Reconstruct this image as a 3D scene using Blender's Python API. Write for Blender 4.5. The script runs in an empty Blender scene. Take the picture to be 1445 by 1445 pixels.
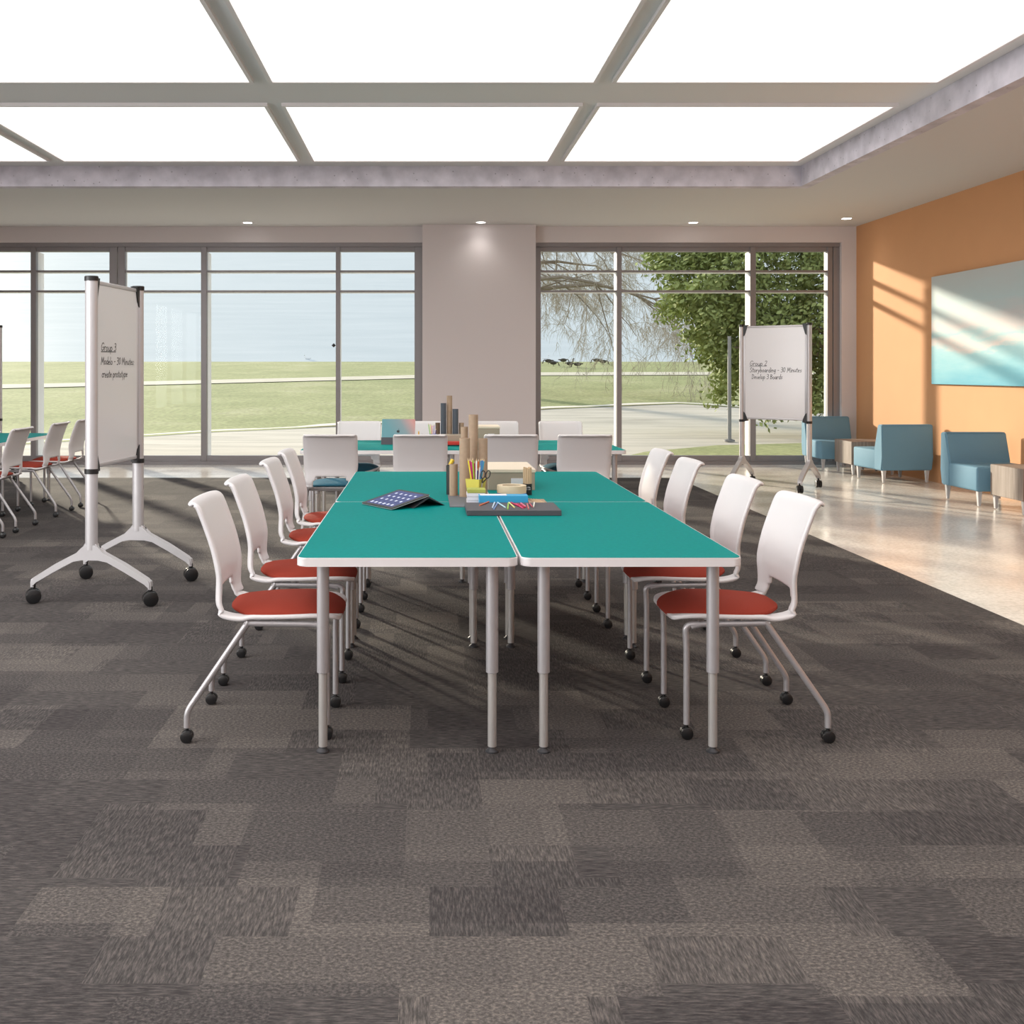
import bpy, bmesh, math, random
from mathutils import Vector, Matrix, noise
random.seed(7)
PI = math.pi
C = bpy.context.scene.collection
sc = bpy.context.scene
sc.view_settings.view_transform = 'Standard'
sc.view_settings.look = 'None'
sc.view_settings.gamma = 1.0
sc.view_settings.exposure = 0.0
sc.view_settings.use_curve_mapping = False

def lin(r, g, b):
    f = lambda c: (c/255/12.92) if c/255 <= .04045 else ((c/255+.055)/1.055)**2.4
    return (f(r), f(g), f(b), 1)

# ------------------------------------------------------------------ materials
MATS = {}
def mat(name, col, rough=.5, metal=0, spec=.5, noise_amt=0, noise_scale=20, emit=None, bump=0, bump_scale=200, coat=0):
    m = bpy.data.materials.new(name); m.use_nodes = True
    nt = m.node_tree; b = nt.nodes['Principled BSDF']
    b.inputs['Roughness'].default_value = rough
    b.inputs['Metallic'].default_value = metal
    b.inputs['Specular IOR Level'].default_value = spec
    b.inputs['Coat Weight'].default_value = coat
    b.inputs['Base Color'].default_value = col
    tc = nt.nodes.new('ShaderNodeTexCoord')
    if noise_amt:
        n = nt.nodes.new('ShaderNodeTexNoise'); n.inputs['Scale'].default_value = noise_scale
        n.inputs['Detail'].default_value = 6
        nt.links.new(tc.outputs['Object'], n.inputs['Vector'])
        mx = nt.nodes.new('ShaderNodeMix'); mx.data_type = 'RGBA'
        d = 1-noise_amt; u = 1+noise_amt
        mx.inputs['A'].default_value = (col[0]*d, col[1]*d, col[2]*d, 1)
        mx.inputs['B'].default_value = (min(1, col[0]*u), min(1, col[1]*u), min(1, col[2]*u), 1)
        nt.links.new(n.outputs['Fac'], mx.inputs['Factor'])
        nt.links.new(mx.outputs['Result'], b.inputs['Base Color'])
    if bump:
        n = nt.nodes.new('ShaderNodeTexNoise'); n.inputs['Scale'].default_value = bump_scale
        nt.links.new(tc.outputs['Object'], n.inputs['Vector'])
        bp = nt.nodes.new('ShaderNodeBump'); bp.inputs['Strength'].default_value = bump
        bp.inputs['Distance'].default_value = .01
        nt.links.new(n.outputs['Fac'], bp.inputs['Height'])
        nt.links.new(bp.outputs['Normal'], b.inputs['Normal'])
    if emit:
        b.inputs['Emission Color'].default_value = emit[0]
        b.inputs['Emission Strength'].default_value = emit[1]
    MATS[name] = m
    return m

def nodes(m): return m.node_tree, m.node_tree.nodes['Principled BSDF']
def N(nt, t, **kw):
    n = nt.nodes.new(t)
    for k, v in kw.items():
        if k in n.inputs: n.inputs[k].default_value = v
        else: setattr(n, k, v)
    return n
def math_node(nt, op, a, b=None):
    n = nt.nodes.new('ShaderNodeMath'); n.operation = op
    for i, v in enumerate((a, b)):
        if v is None: continue
        if isinstance(v, (int, float)): n.inputs[i].default_value = v
        else: nt.links.new(v, n.inputs[i])
    return n.outputs[0]
def ramp(nt, fac, stops):
    r = nt.nodes.new('ShaderNodeValToRGB')
    while len(r.color_ramp.elements) < len(stops): r.color_ramp.elements.new(.5)
    for e, (p, c) in zip(r.color_ramp.elements, stops): e.position = p; e.color = c
    nt.links.new(fac, r.inputs['Fac']); return r.outputs['Color']
def mixc(nt, fac, a, b, blend='MIX'):
    n = nt.nodes.new('ShaderNodeMix'); n.data_type = 'RGBA'; n.blend_type = blend
    for k, v in (('Factor', fac), ('A', a), ('B', b)):
        if isinstance(v, (int, float, tuple)): n.inputs[k].default_value = v
        else: nt.links.new(v, n.inputs[k])
    return n.outputs['Result']

WHITE_PLASTIC = mat('white_plastic', (.76, .735, .745, 1), .38, bump=.04, bump_scale=900)
RED_FABRIC = mat('red_fabric', (.31, .042, .024, 1), .85, noise_amt=.18, noise_scale=350, bump=.3, bump_scale=900, spec=.2)
BLUE_FABRIC = mat('blue_fabric', (.035, .14, .21, 1), .85, noise_amt=.18, noise_scale=350, bump=.3, bump_scale=900, spec=.2)
SILVER = mat('silver_paint', (.50, .485, .50, 1), .38, metal=.5)
SILVER_LIGHT = mat('silver_light', (.60, .585, .60, 1), .40, metal=.45)
CHROME = mat('brushed_steel', (.66, .64, .62, 1), .30, metal=.6)
BLACK = mat('black_plastic', (.012, .012, .013, 1), .35)
DARK = mat('dark_metal', (.05, .05, .055, 1), .45, metal=.4)
TEAL = mat('teal_laminate', (.000, .235, .222, 1), .55, noise_amt=.14, noise_scale=60, spec=.04)
EDGE = mat('white_edge_band', (.80, .77, .78, 1), .4)
BOARD = mat('whiteboard_enamel', (.80, .785, .80, 1), .16)
INK = mat('marker_ink', (.02, .02, .025, 1), .5)
LOUNGE = mat('lounge_upholstery', (.145, .29, .40, 1), .72, noise_amt=.08, noise_scale=200, bump=.12, bump_scale=500, spec=.3)
LEG_GREY = mat('pale_grey_leg', (.50, .49, .50, 1), .45)
KRAFT = mat('kraft_cardboard', (.42, .30, .21, 1), .8, noise_amt=.12, noise_scale=60)
KRAFT_IN = mat('kraft_cardboard_inside', (.20, .13, .09, 1), .9)
GREY_TUBE = mat('grey_cardboard', (.085, .10, .125, 1), .7)
BEIGE_BOX = mat('beige_box', (.40, .335, .26, 1), .75)
CREAM = mat('cream_lid', (.80, .70, .56, 1), .7)
PAPER = mat('white_paper', (.80, .78, .82, 1), .8)
WALLP = mat('wall_paint', (.70, .65, .655, 1), .85, bump=.02, bump_scale=300)
PILLARP = mat('pillar_paint', (.70, .65, .66, 1), .85, bump=.02, bump_scale=300)
SOFFIT = mat('soffit_paint', (.66, .655, .65, 1), .9)
WHITE_CEIL = mat('white_ceiling_paint', (.86, .86, .86, 1), .9)
ORANGE = mat('orange_paint', (.64, .325, .155, 1), .8, noise_amt=.04, noise_scale=3, bump=.02, bump_scale=300)
FRAME_M = mat('window_frame_metal', (.27, .255, .265, 1), .38, metal=.3)
LIT_FIN_M = mat('sunlit_white_cap', (.93, .93, .93, 1), .5)  # white painted in for the sunlit, overexposed outer sides of the frames
LAMP = mat('lamp_diffuser', (1, 1, 1, 1), .5, emit=((1, .97, .93, 1), 12))
PANEL_L = mat('added_panel_diffuser', (.9, .9, .9, 1), .5, emit=((1, .965, .94, 1), 1.25))  # glow of the added ceiling panels
YELLOW = mat('yellow_cup', (.66, .60, .10, 1), .5)
LIME = mat('lime_paper', (.42, .45, .10, 1), .8)
SKYBLUE = mat('bright_blue_card', (.04, .38, .68, 1), .45)
MIDBLUE = mat('mid_blue', (.10, .20, .55, 1), .5)
TAPE = mat('masking_tape', (.72, .60, .42, 1), .7)
WOODSTICK = mat('pale_wood', (.68, .50, .32, 1), .6)
GREY_BOX = mat('charcoal_box', (.075, .072, .085, 1), .6)
GREY_MAT = mat('grey_mat', (.15, .155, .17, 1), .8)
LEAF = mat('leaf_green', (.30, .35, .13, 1), .6, noise_amt=.45, noise_scale=1.3, spec=.25)
BARK = mat('bark', (.24, .195, .15, 1), .9, noise_amt=.3, noise_scale=10)
TWIG = mat('bare_twigs', (.44, .385, .30, 1), .9)
GOOSE = mat('goose_feathers', (.07, .06, .045, 1), .9, noise_amt=.5, noise_scale=6)
GULL = mat('white_feathers', (.8, .8, .8, 1), .9)
PATHM = mat('gravel_path', (.55, .51, .41, 1), .95, noise_amt=.2, noise_scale=1.5)
KERB = mat('pale_kerb', (.74, .69, .60, 1), .9, noise_amt=.2, noise_scale=3)
POLE = mat('grey_pole', (.25, .25, .25, 1), .5, metal=.4)
COL = {}
def colour(n, rgb):
    if n not in COL: COL[n] = mat(n, lin(*rgb), .5)
    return COL[n]

# carpet tiles -----------------------------------------------------------
CARPET = mat('carpet_tiles', (.1, .1, .1, 1), .95, spec=.1)
nt, b = nodes(CARPET)
tc = N(nt, 'ShaderNodeTexCoord')
sep = N(nt, 'ShaderNodeSeparateXYZ'); nt.links.new(tc.outputs['Object'], sep.inputs[0])
def tile(sx, sy, ox, oy):
    fy = math_node(nt, 'FLOOR', math_node(nt, 'ADD', math_node(nt, 'DIVIDE', sep.outputs[1], sy), oy))
    sh = math_node(nt, 'MULTIPLY', math_node(nt, 'MODULO', math_node(nt, 'ADD', fy, 100), 2), .5)
    fx = math_node(nt, 'FLOOR', math_node(nt, 'ADD', math_node(nt, 'ADD', math_node(nt, 'DIVIDE', sep.outputs[0], sx), ox), sh))
    cb = N(nt, 'ShaderNodeCombineXYZ'); nt.links.new(fx, cb.inputs[0]); nt.links.new(fy, cb.inputs[1])
    wn = N(nt, 'ShaderNodeTexWhiteNoise'); wn.noise_dimensions = '3D'; nt.links.new(cb.outputs[0], wn.inputs['Vector'])
    return wn.outputs['Value']
t1 = tile(.46, .46, .12, .2); t2 = tile(.33, .23, .47, .6); t3 = tile(.92, .31, .3, .1)
def streak(sx, sy, sc_):
    mp = N(nt, 'ShaderNodeMapping'); mp.inputs['Scale'].default_value = (sx, sy, 1)
    nt.links.new(tc.outputs['Object'], mp.inputs['Vector'])
    n = N(nt, 'ShaderNodeTexNoise'); n.inputs['Scale'].default_value = sc_; n.inputs['Detail'].default_value = 3; n.inputs['Roughness'].default_value = .7
    nt.links.new(mp.outputs[0], n.inputs['Vector']); return n.outputs['Fac']
sA = streak(1, 7, 24); sB = streak(7, 1, 24); sC = streak(1, 1.4, 95)
ch = math_node(nt, 'GREATER_THAN', t1, .5)
st = mixc(nt, ch, sA, sB)
st2 = mixc(nt, math_node(nt, 'GREATER_THAN', t2, .55), st, sC)
tone = math_node(nt, 'ADD', math_node(nt, 'MULTIPLY', t1, .30), math_node(nt, 'ADD', math_node(nt, 'MULTIPLY', t2, .34), math_node(nt, 'MULTIPLY', t3, .24)))
base = ramp(nt, tone, [(.12, (.066, .060, .061, 1)), (.45, (.088, .081, .080, 1)), (.78, (.148, .134, .126, 1))])
lines = ramp(nt, st2, [(.38, (.58, .58, .58, 1)), (.52, (.96, .95, .94, 1)), (.66, (1.6, 1.52, 1.45, 1))])
nt.links.new(mixc(nt, 1.0, base, lines, 'MULTIPLY'), b.inputs['Base Color'])
bp = N(nt, 'ShaderNodeBump'); bp.inputs['Strength'].default_value = .35; bp.inputs['Distance'].default_value = .004
nt.links.new(st2, bp.inputs['Height']); nt.links.new(bp.outputs[0], b.inputs['Normal'])

# polished floor ----------------------------------------------------------
POLISHED = mat('polished_concrete_floor', (.6, .5, .45, 1), .25, spec=.6)
nt, b = nodes(POLISHED)
tc = N(nt, 'ShaderNodeTexCoord')
n1 = N(nt, 'ShaderNodeTexNoise', Scale=1.6, Detail=6); nt.links.new(tc.outputs['Object'], n1.inputs['Vector'])
n2 = N(nt, 'ShaderNodeTexNoise', Scale=45, Detail=4); nt.links.new(tc.outputs['Object'], n2.inputs['Vector'])
c1 = ramp(nt, n1.outputs['Fac'], [(.3, (.68, .63, .58, 1)), (.7, (.82, .78, .73, 1))])
c2 = ramp(nt, n2.outputs['Fac'], [(.35, (.86, .85, .84, 1)), (.6, (1.06, 1.06, 1.06, 1))])
nt.links.new(mixc(nt, 1, c1, c2, 'MULTIPLY'), b.inputs['Base Color'])
nt.links.new(ramp(nt, n1.outputs['Fac'], [(.3, (.14, .14, .14, 1)), (.7, (.26, .26, .26, 1))]), b.inputs['Roughness'])

# concrete ---------------------------------------------------------------
CONCRETE = mat('concrete', (.4, .4, .42, 1), .9)
nt, b = nodes(CONCRETE)
tc = N(nt, 'ShaderNodeTexCoord')
n1 = N(nt, 'ShaderNodeTexNoise', Scale=5, Detail=8); nt.links.new(tc.outputs['Object'], n1.inputs['Vector'])
v = N(nt, 'ShaderNodeTexVoronoi', Scale=14); nt.links.new(tc.outputs['Object'], v.inputs['Vector'])
c1 = ramp(nt, n1.outputs['Fac'], [(.3, (.50, .48, .54, 1)), (.7, (.74, .71, .79, 1))])
c2 = ramp(nt, v.outputs['Distance'], [(.05, (.45, .45, .45, 1)), (.13, (1, 1, 1, 1))])
nt.links.new(mixc(nt, 1, c1, c2, 'MULTIPLY'), b.inputs['Base Color'])

# grey wood laminate -------------------------------------------------------
WOOD = mat('grey_wood_laminate', (.3, .25, .2, 1), .55)
nt, b = nodes(WOOD)
tc = N(nt, 'ShaderNodeTexCoord'); mp = N(nt, 'ShaderNodeMapping'); mp.inputs['Scale'].default_value = (22, 22, 1.2)
nt.links.new(tc.outputs['Object'], mp.inputs[0])
n1 = N(nt, 'ShaderNodeTexNoise', Scale=2, Detail=5); nt.links.new(mp.outputs[0], n1.inputs['Vector'])
nt.links.new(ramp(nt, n1.outputs['Fac'], [(.3, (.17, .13, .105, 1)), (.7, (.31, .255, .22, 1))]), b.inputs['Base Color'])

# painting -------------------------------------------------------------------
ART = mat('abstract_painting', (.6, .7, .75, 1), .7)
nt, b = nodes(ART)
tc = N(nt, 'ShaderNodeTexCoord'); sp = N(nt, 'ShaderNodeSeparateXYZ'); nt.links.new(tc.outputs['Object'], sp.inputs[0])
mp = N(nt, 'ShaderNodeMapping'); mp.inputs['Scale'].default_value = (1, .8, 4); nt.links.new(tc.outputs['Object'], mp.inputs[0])
n1 = N(nt, 'ShaderNodeTexNoise', Scale=1.3, Detail=7, Roughness=.6); nt.links.new(mp.outputs[0], n1.inputs['Vector'])
h = math_node(nt, 'ADD', math_node(nt, 'MULTIPLY', math_node(nt, 'ADD', sp.outputs[2], .64), 1/1.28), math_node(nt, 'MULTIPLY', math_node(nt, 'SUBTRACT', n1.outputs['Fac'], .5), .35))
colr = ramp(nt, h, [(0, (.08, .36, .48, 1)), (.14, (.16, .44, .53, 1)), (.30, (.30, .53, .58, 1)), (.36, (.62, .56, .54, 1)), (.43, (.36, .55, .58, 1)), (.52, (.60, .56, .56, 1)), (.70, (.46, .58, .60, 1)), (1, (.50, .53, .53, 1))])
nt.links.new(colr, b.inputs['Base Color'])

# outdoors ------------------------------------------------------------------
GRASS = mat('lawn_grass', (.2, .27, .07, 1), .95, spec=.1)
nt, b = nodes(GRASS)
tc = N(nt, 'ShaderNodeTexCoord')
n1 = N(nt, 'ShaderNodeTexNoise', Scale=.35, Detail=8, Roughness=.65); nt.links.new(tc.outputs['Object'], n1.inputs['Vector'])
n2 = N(nt, 'ShaderNodeTexNoise', Scale=9, Detail=4); nt.links.new(tc.outputs['Object'], n2.inputs['Vector'])
c1 = ramp(nt, n1.outputs['Fac'], [(.3, (.27, .30, .14, 1)), (.55, (.36, .375, .19, 1)), (.75, (.46, .44, .28, 1))])
c2 = ramp(nt, n2.outputs['Fac'], [(.3, (.75, .75, .75, 1)), (.7, (1.2, 1.2, 1.2, 1))])
nt.links.new(mixc(nt, 1, c1, c2, 'MULTIPLY'), b.inputs['Base Color'])
ROAD = mat('tan_road', (.5, .46, .4, 1), .95, spec=.1)  # pale tan paving, tone varied by stretched noise
nt, b = nodes(ROAD)
tc = N(nt, 'ShaderNodeTexCoord'); mp = N(nt, 'ShaderNodeMapping'); mp.inputs['Scale'].default_value = (.25, 1.4, 1); nt.links.new(tc.outputs['Object'], mp.inputs[0])
n1 = N(nt, 'ShaderNodeTexNoise', Scale=1.2, Detail=8, Roughness=.65); nt.links.new(mp.outputs[0], n1.inputs['Vector'])
nt.links.new(ramp(nt, n1.outputs['Fac'], [(.3, (.40, .37, .32, 1)), (.5, (.56, .52, .45, 1)), (.7, (.64, .59, .52, 1))]), b.inputs['Base Color'])
LAKE = mat('pale_lake_water', (.5, .6, .66, 1), .6, spec=.2)
nt, b = nodes(LAKE)
tc = N(nt, 'ShaderNodeTexCoord'); mp = N(nt, 'ShaderNodeMapping'); mp.inputs['Scale'].default_value = (.12, .5, 1); nt.links.new(tc.outputs['Object'], mp.inputs[0])
n1 = N(nt, 'ShaderNodeTexNoise', Scale=1.0, Detail=6, Roughness=.6); nt.links.new(mp.outputs[0], n1.inputs['Vector'])
nt.links.new(ramp(nt, n1.outputs['Fac'], [(.3, (.50, .55, .57, 1)), (.7, (.58, .62, .635, 1))]), b.inputs['Base Color'])

# glass ---------------------------------------------------------------------
GLASS = bpy.data.materials.new('window_glass'); GLASS.use_nodes = True
nt = GLASS.node_tree; nt.nodes.clear()
o_ = nt.nodes.new('ShaderNodeOutputMaterial'); mx = nt.nodes.new('ShaderNodeMixShader')
tr = nt.nodes.new('ShaderNodeBsdfTransparent'); tr.inputs[0].default_value = (.95, .96, .96, 1)
gl = nt.nodes.new('ShaderNodeBsdfGlossy'); gl.inputs['Roughness'].default_value = .02
mx.inputs[0].default_value = .004
nt.links.new(tr.outputs[0], mx.inputs[1]); nt.links.new(gl.outputs[0], mx.inputs[2]); nt.links.new(mx.outputs[0], o_.inputs[0])

SCREEN = mat('tablet_screen', (.02, .03, .1, 1), .15, emit=((.08, .12, .34, 1), .45))
ICON = mat('screen_icons', (.6, .65, .8, 1), .3, emit=((.7, .76, .9, 1), .25))
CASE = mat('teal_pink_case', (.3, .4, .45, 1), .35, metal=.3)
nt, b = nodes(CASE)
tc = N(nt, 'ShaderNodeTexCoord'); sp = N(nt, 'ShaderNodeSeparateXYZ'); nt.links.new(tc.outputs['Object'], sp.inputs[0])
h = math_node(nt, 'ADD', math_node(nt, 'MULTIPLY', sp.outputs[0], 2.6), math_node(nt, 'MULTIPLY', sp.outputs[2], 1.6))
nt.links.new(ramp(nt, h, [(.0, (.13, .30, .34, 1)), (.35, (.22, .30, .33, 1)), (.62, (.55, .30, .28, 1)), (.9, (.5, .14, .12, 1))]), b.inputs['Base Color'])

# ------------------------------------------------------------------ mesh helpers
def add_box(bm, x0, x1, y0, y1, z0, z1, bevel=0, seg=2):
    vs = [bm.verts.new((x, y, z)) for x in (x0, x1) for y in (y0, y1) for z in (z0, z1)]
    q = [(0,1,3,2),(4,6,7,5),(0,4,5,1),(2,3,7,6),(0,2,6,4),(1,5,7,3)]
    fs = [bm.faces.new([vs[i] for i in f]) for f in q]
    if bevel:
        es = list({e for f in fs for e in f.edges})
        bmesh.ops.bevel(bm, geom=es, offset=bevel, segments=seg, affect='EDGES', profile=.5)
    return bm
def smooth_path(pts, r=.03, n=5):
    """round the corners of a polyline"""
    pts = [Vector(p) for p in pts]; out = [pts[0]]
    for i in range(1, len(pts)-1):
        a, p, c = pts[i-1], pts[i], pts[i+1]
        d1 = (a-p); d2 = (c-p); k = min(r, d1.length*.49, d2.length*.49)
        p1 = p+d1.normalized()*k; p2 = p+d2.normalized()*k
        for j in range(n+1):
            t = j/n; out.append(p1*(1-t)**2+p*2*t*(1-t)+p2*t*t)
    out.append(pts[-1]); return out
def add_tube(bm, pts, r, seg=12, cap=True):
    pts = [Vector(p) for p in pts]; rings = []
    n = len(pts); rr = r if isinstance(r, (list, tuple)) else [r]*n
    up = None
    for i, p in enumerate(pts):
        t = (pts[min(i+1, n-1)]-pts[max(i-1, 0)]).normalized()
        if up is None: up = t.orthogonal().normalized()
        up = (up-t*up.dot(t))
        if up.length < 1e-6: up = t.orthogonal()
        up.normalize(); s = t.cross(up)
        rings.append([bm.verts.new(p+(up*math.cos(2*PI*k/seg)+s*math.sin(2*PI*k/seg))*rr[i]) for k in range(seg)])
    for a, b in zip(rings, rings[1:]):
        for k in range(seg): bm.faces.new((a[k], a[(k+1)%seg], b[(k+1)%seg], b[k]))
    if cap and seg > 2:
        bm.faces.new(list(reversed(rings[0]))); bm.faces.new(rings[-1])
    return bm
def add_lathe(bm, prof, cx=0, cy=0, seg=24, sx=1, sy=1, rot=0, close=False):
    rings = []
    for r, z in prof:
        rings.append([bm.verts.new((cx+r*sx*math.cos(rot+2*PI*k/seg), cy+r*sy*math.sin(rot+2*PI*k/seg), z)) for k in range(seg)])
    pairs = list(zip(rings, rings[1:]))
    if close: pairs.append((rings[-1], rings[0]))
    for a, b in pairs:
        for k in range(seg): bm.faces.new((a[k], a[(k+1)%seg], b[(k+1)%seg], b[k]))
    if not close:
        bm.faces.new(list(reversed(rings[0]))); bm.faces.new(rings[-1])
    return bm
def add_prism(bm, outline, axis, a0, a1):
    """outline: list of 2D points; axis: 0,1,2 the extrusion axis"""
    def P(u, v, a):
        return ((a, u, v), (u, a, v), (u, v, a))[axis]
    A = [bm.verts.new(P(u, v, a0)) for u, v in outline]; B = [bm.verts.new(P(u, v, a1)) for u, v in outline]
    n = len(outline)
    for i in range(n): bm.faces.new((A[i], A[(i+1)%n], B[(i+1)%n], B[i]))
    bm.faces.new(list(reversed(A))); bm.faces.new(B)
    return bm
def add_ell(bm, c, r, u=12, v=8):
    m = Matrix.Translation(c) @ Matrix.Diagonal((r[0], r[1], r[2], 1))
    bmesh.ops.create_uvsphere(bm, u_segments=u, v_segments=v, radius=1, matrix=m)
def obj(name, bm, m, parent=None, smooth=35, loc=None, keep=False):
    bmesh.ops.recalc_face_normals(bm, faces=bm.faces)
    me = bpy.data.meshes.new(name); bm.to_mesh(me); bm.free()
    ms = m if isinstance(m, (list, tuple)) else [m]
    for x in ms: me.materials.append(x)
    if smooth is not None:
        me.shade_smooth(); me.set_sharp_from_angle(angle=math.radians(smooth))
    o = bpy.data.objects.new(name, me); C.objects.link(o)
    if parent: o.parent = parent
    if loc: o.location = loc
    return o
def thing(name, label, cat, loc=(0,0,0), rotz=0, group=None):
    o = bpy.data.objects.new(name, None); C.objects.link(o); o.empty_display_size = .1
    o.location = loc; o.rotation_euler = (0, 0, rotz); o['label'] = label; o['category'] = cat
    if group: o['group'] = group
    return o
def tag(o, label, cat, group=None):
    o['label'] = label; o['category'] = cat
    if group: o['group'] = group
    return o
def struct(name, bm, m, smooth=None, label=None):
    o = obj(name, bm, m, None, smooth); o['kind'] = 'structure'
    if label: o['label'] = label
    return o
def copy_tree(o, parent=None):
    c = o.copy(); C.objects.link(c)
    if parent: c.parent = parent
    for ch in list(o.children): copy_tree(ch, c)
    return c
def B(): return bmesh.new()
def bx(*a, **k): return add_box(B(), *a, **k)

# ------------------------------------------------------------------ numbers of the room
HC = 1.32; F = 1445.0; VX, VY = 600.0, 524.0
XR, XL, YW, YB = 6.11, -6.6, 14.55, -4.0
ZS, ZR = 3.373, 3.60            # soffit, raised ceiling
YS, XS = 11.37, 4.17            # soffit edges
HT = .686

# ------------------------------------------------------------------ camera
cam = bpy.data.cameras.new('camera'); camo = bpy.data.objects.new('camera', cam); C.objects.link(camo)
camo.location = (0, 0, HC); camo.rotation_euler = (PI/2, 0, 0)
cam.sensor_width = 36; cam.sensor_fit = 'HORIZONTAL'; cam.lens = 36*F/1445
cam.shift_x = (722.5-VX)/1445; cam.shift_y = -(722.5-VY)/1445
cam.clip_end = 2000
sc.camera = camo

# ------------------------------------------------------------------ room shell
CX, CY = 3.11, 12.71
fb = B()
add_box(fb, XL-.2, XR+.2, YB-.2, 14.92, -.2, -.008)
o = struct('floor', fb, POLISHED, label='pale polished concrete floor along the windows and orange wall')
o = struct('floor_carpet', bx(XL, CX, YB, CY, -.010, 0), CARPET, label='dark grey carpet tiles in mixed stripes and blocks')
struct('wall_right', bx(XR, XR+.2, YB-.2, 14.92, -.01, ZR+.2), ORANGE, label='orange painted side wall with sun patches')
struct('wall_near', bx(XL-.2, XR+.2, YB-.2, YB, -.01, ZR+.2), WALLP)
# left wall with a big side window near the camera (outside the picture)
wb = B()
SY0, SY1, SZ0, SZ1 = -2.6, 4.2, .35, 3.05
add_box(wb, XL-.2, XL, SY1, 14.92, -.01, ZR+.2); add_box(wb, XL-.2, XL, YB-.2, SY0, -.01, ZR+.2)
add_box(wb, XL-.2, XL, SY0, SY1, -.01, SZ0); add_box(wb, XL-.2, XL, SY0, SY1, SZ1, ZR+.2)
struct('wall_left', wb, WALLP)
# back wall: header, strip at the right
hb = B()
add_box(hb, XL, -.04, 14.51, 14.92, 3.149, ZR+.2)
add_box(hb, 1.56, XR, 14.51, 14.92, 3.149, ZR+.2)
add_box(hb, 5.90, XR, 14.51, 14.92, -.008, 3.149)
struct('wall_back', hb, WALLP, label='off-white wall band above the windows')
struct('wall_pillar', bx(-.04, 1.545, 14.3, 14.92, -.008, ZS, bevel=.004), PILLARP, label='wide off-white pillar between the two windows')
# ceilings
cb = B()
add_box(cb, XL, XR, YS+.12, 14.92, ZS, ZS+.16); add_box(cb, XS+.12, XR, YB, YS+.12, ZS, ZS+.16)
struct('ceiling', cb, SOFFIT, label='dropped plaster ceiling band along windows and right wall')
ub = B()
add_box(ub, XL, XS+.12, YS, YS+.12, ZS, ZR+.05); add_box(ub, XS, XS+.12, YB, YS, ZS, ZR+.05)
struct('ceiling_upstand', ub, CONCRETE, label='rough grey concrete edge of the raised ceiling')
struct('ceiling_raised', bx(XL-.2, XR+.2, YB-.2, 14.95, ZR, ZR+.2), WHITE_CEIL)

# side window of left wall: frame + pane
w3 = bpy.data.objects.new('window_3', None); C.objects.link(w3); w3['kind'] = 'structure'
fb = B()
for y in (SY0, SY0+1.7, SY0+3.4, SY0+5.1, SY1-.06): add_box(fb, XL-.14, XL-.04, y, y+.06, SZ0, SZ1)
for z in (SZ0, SZ1-.06): add_box(fb, XL-.13, XL-.05, SY0, SY1, z, z+.06)
obj('window_frame', fb, FRAME_M, w3, None)
obj('pane', bx(XL-.095, XL-.09, SY0, SY1, SZ0, SZ1), GLASS, w3, None)

# ------------------------------------------------------------------ big windows
def window(name, x0, x1, mull, label):
    w = bpy.data.objects.new(name, None); C.objects.link(w); w['kind'] = 'structure'; w['label'] = label
    w.location = ((x0+x1)/2, 14.6, 0); ox = -(x0+x1)/2; oy = -14.6
    def ob(nm, bm, m):
        bmesh.ops.translate(bm, vec=(ox, oy, 0), verts=bm.verts); return obj(nm, bm, m, w, None)
    t = B(); add_box(t, x0, x1, 14.56, 14.68, 3.095, 3.149); add_box(t, x0, x1, 14.60, 14.70, 3.028, 3.095)
    ob('head_frame', t, FRAME_M)
    s = B(); add_box(s, x0, x1, 14.56, 14.88, -.008, .035); add_box(s, x0, x1, 14.59, 14.68, .035, .118)
    ob('sill_frame', s, FRAME_M)
    ob('sill_cap', bx(x0, x1, 14.68, 14.88, .035, .10), LIT_FIN_M)
    for (a, b, fin) in mull:
        m_ = B(); add_box(m_, a, b, 14.575, 14.66, .035, 3.095, bevel=.004, seg=1)
        f = ob('mullion', m_, FRAME_M)
        if fin:
            c = B(); add_box(c, a+.004, b-.004, 14.66, 14.66+fin, .10, 3.028)
            ob('mullion_lit_cap', c, LIT_FIN_M)
    for z in (2.745, 2.46):
        c = B(); add_box(c, x0, x1, 14.60, 14.66, z-.012, z+.016)
        ob('transom', c, FRAME_M)
        c = B(); add_box(c, x0, x1, 14.66, 14.80, z-.013, z+.013)
        ob('transom_lit_cap', c, LIT_FIN_M)
    xs = [x0]+[q for m_ in mull for q in m_[:2]]+[x1]
    xs = sorted(xs)
    for a, b in zip(xs, xs[1:]):
        if b-a > .3: ob('pane', bx(a, b, 14.640, 14.646, .10, 3.05), GLASS)
    return w
P = lambda px: (px-600)*14.6/1445
wl = window('window_1', XL, -.04, [(XL, XL+.08, 0), (P(44), P(51.5), .24), (P(155), P(166), 0), (P(167), P(177), .05), (P(284), P(292), .26), (P(474), P(480), .20), (P(585), -.04, 0)],
       'left floor-to-ceiling window wall overlooking the lake')
obj('lock', add_lathe(B(), [(.001, -.03), (.03, 0), (.001, .03)], P(471)-(XL-.04)/2, 14.585-14.6, 4), BLACK, wl, None, (0, 0, 1.69))
wr = window('window_2', 1.545, 5.90, [(1.545, P(763), 0), (P(870), P(877), .16), (P(1058), P(1066), .16), (P(1167), P(1174), .06), (P(1175), 5.90, 0)],
       'right floor-to-ceiling window wall overlooking trees and lake')

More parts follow.
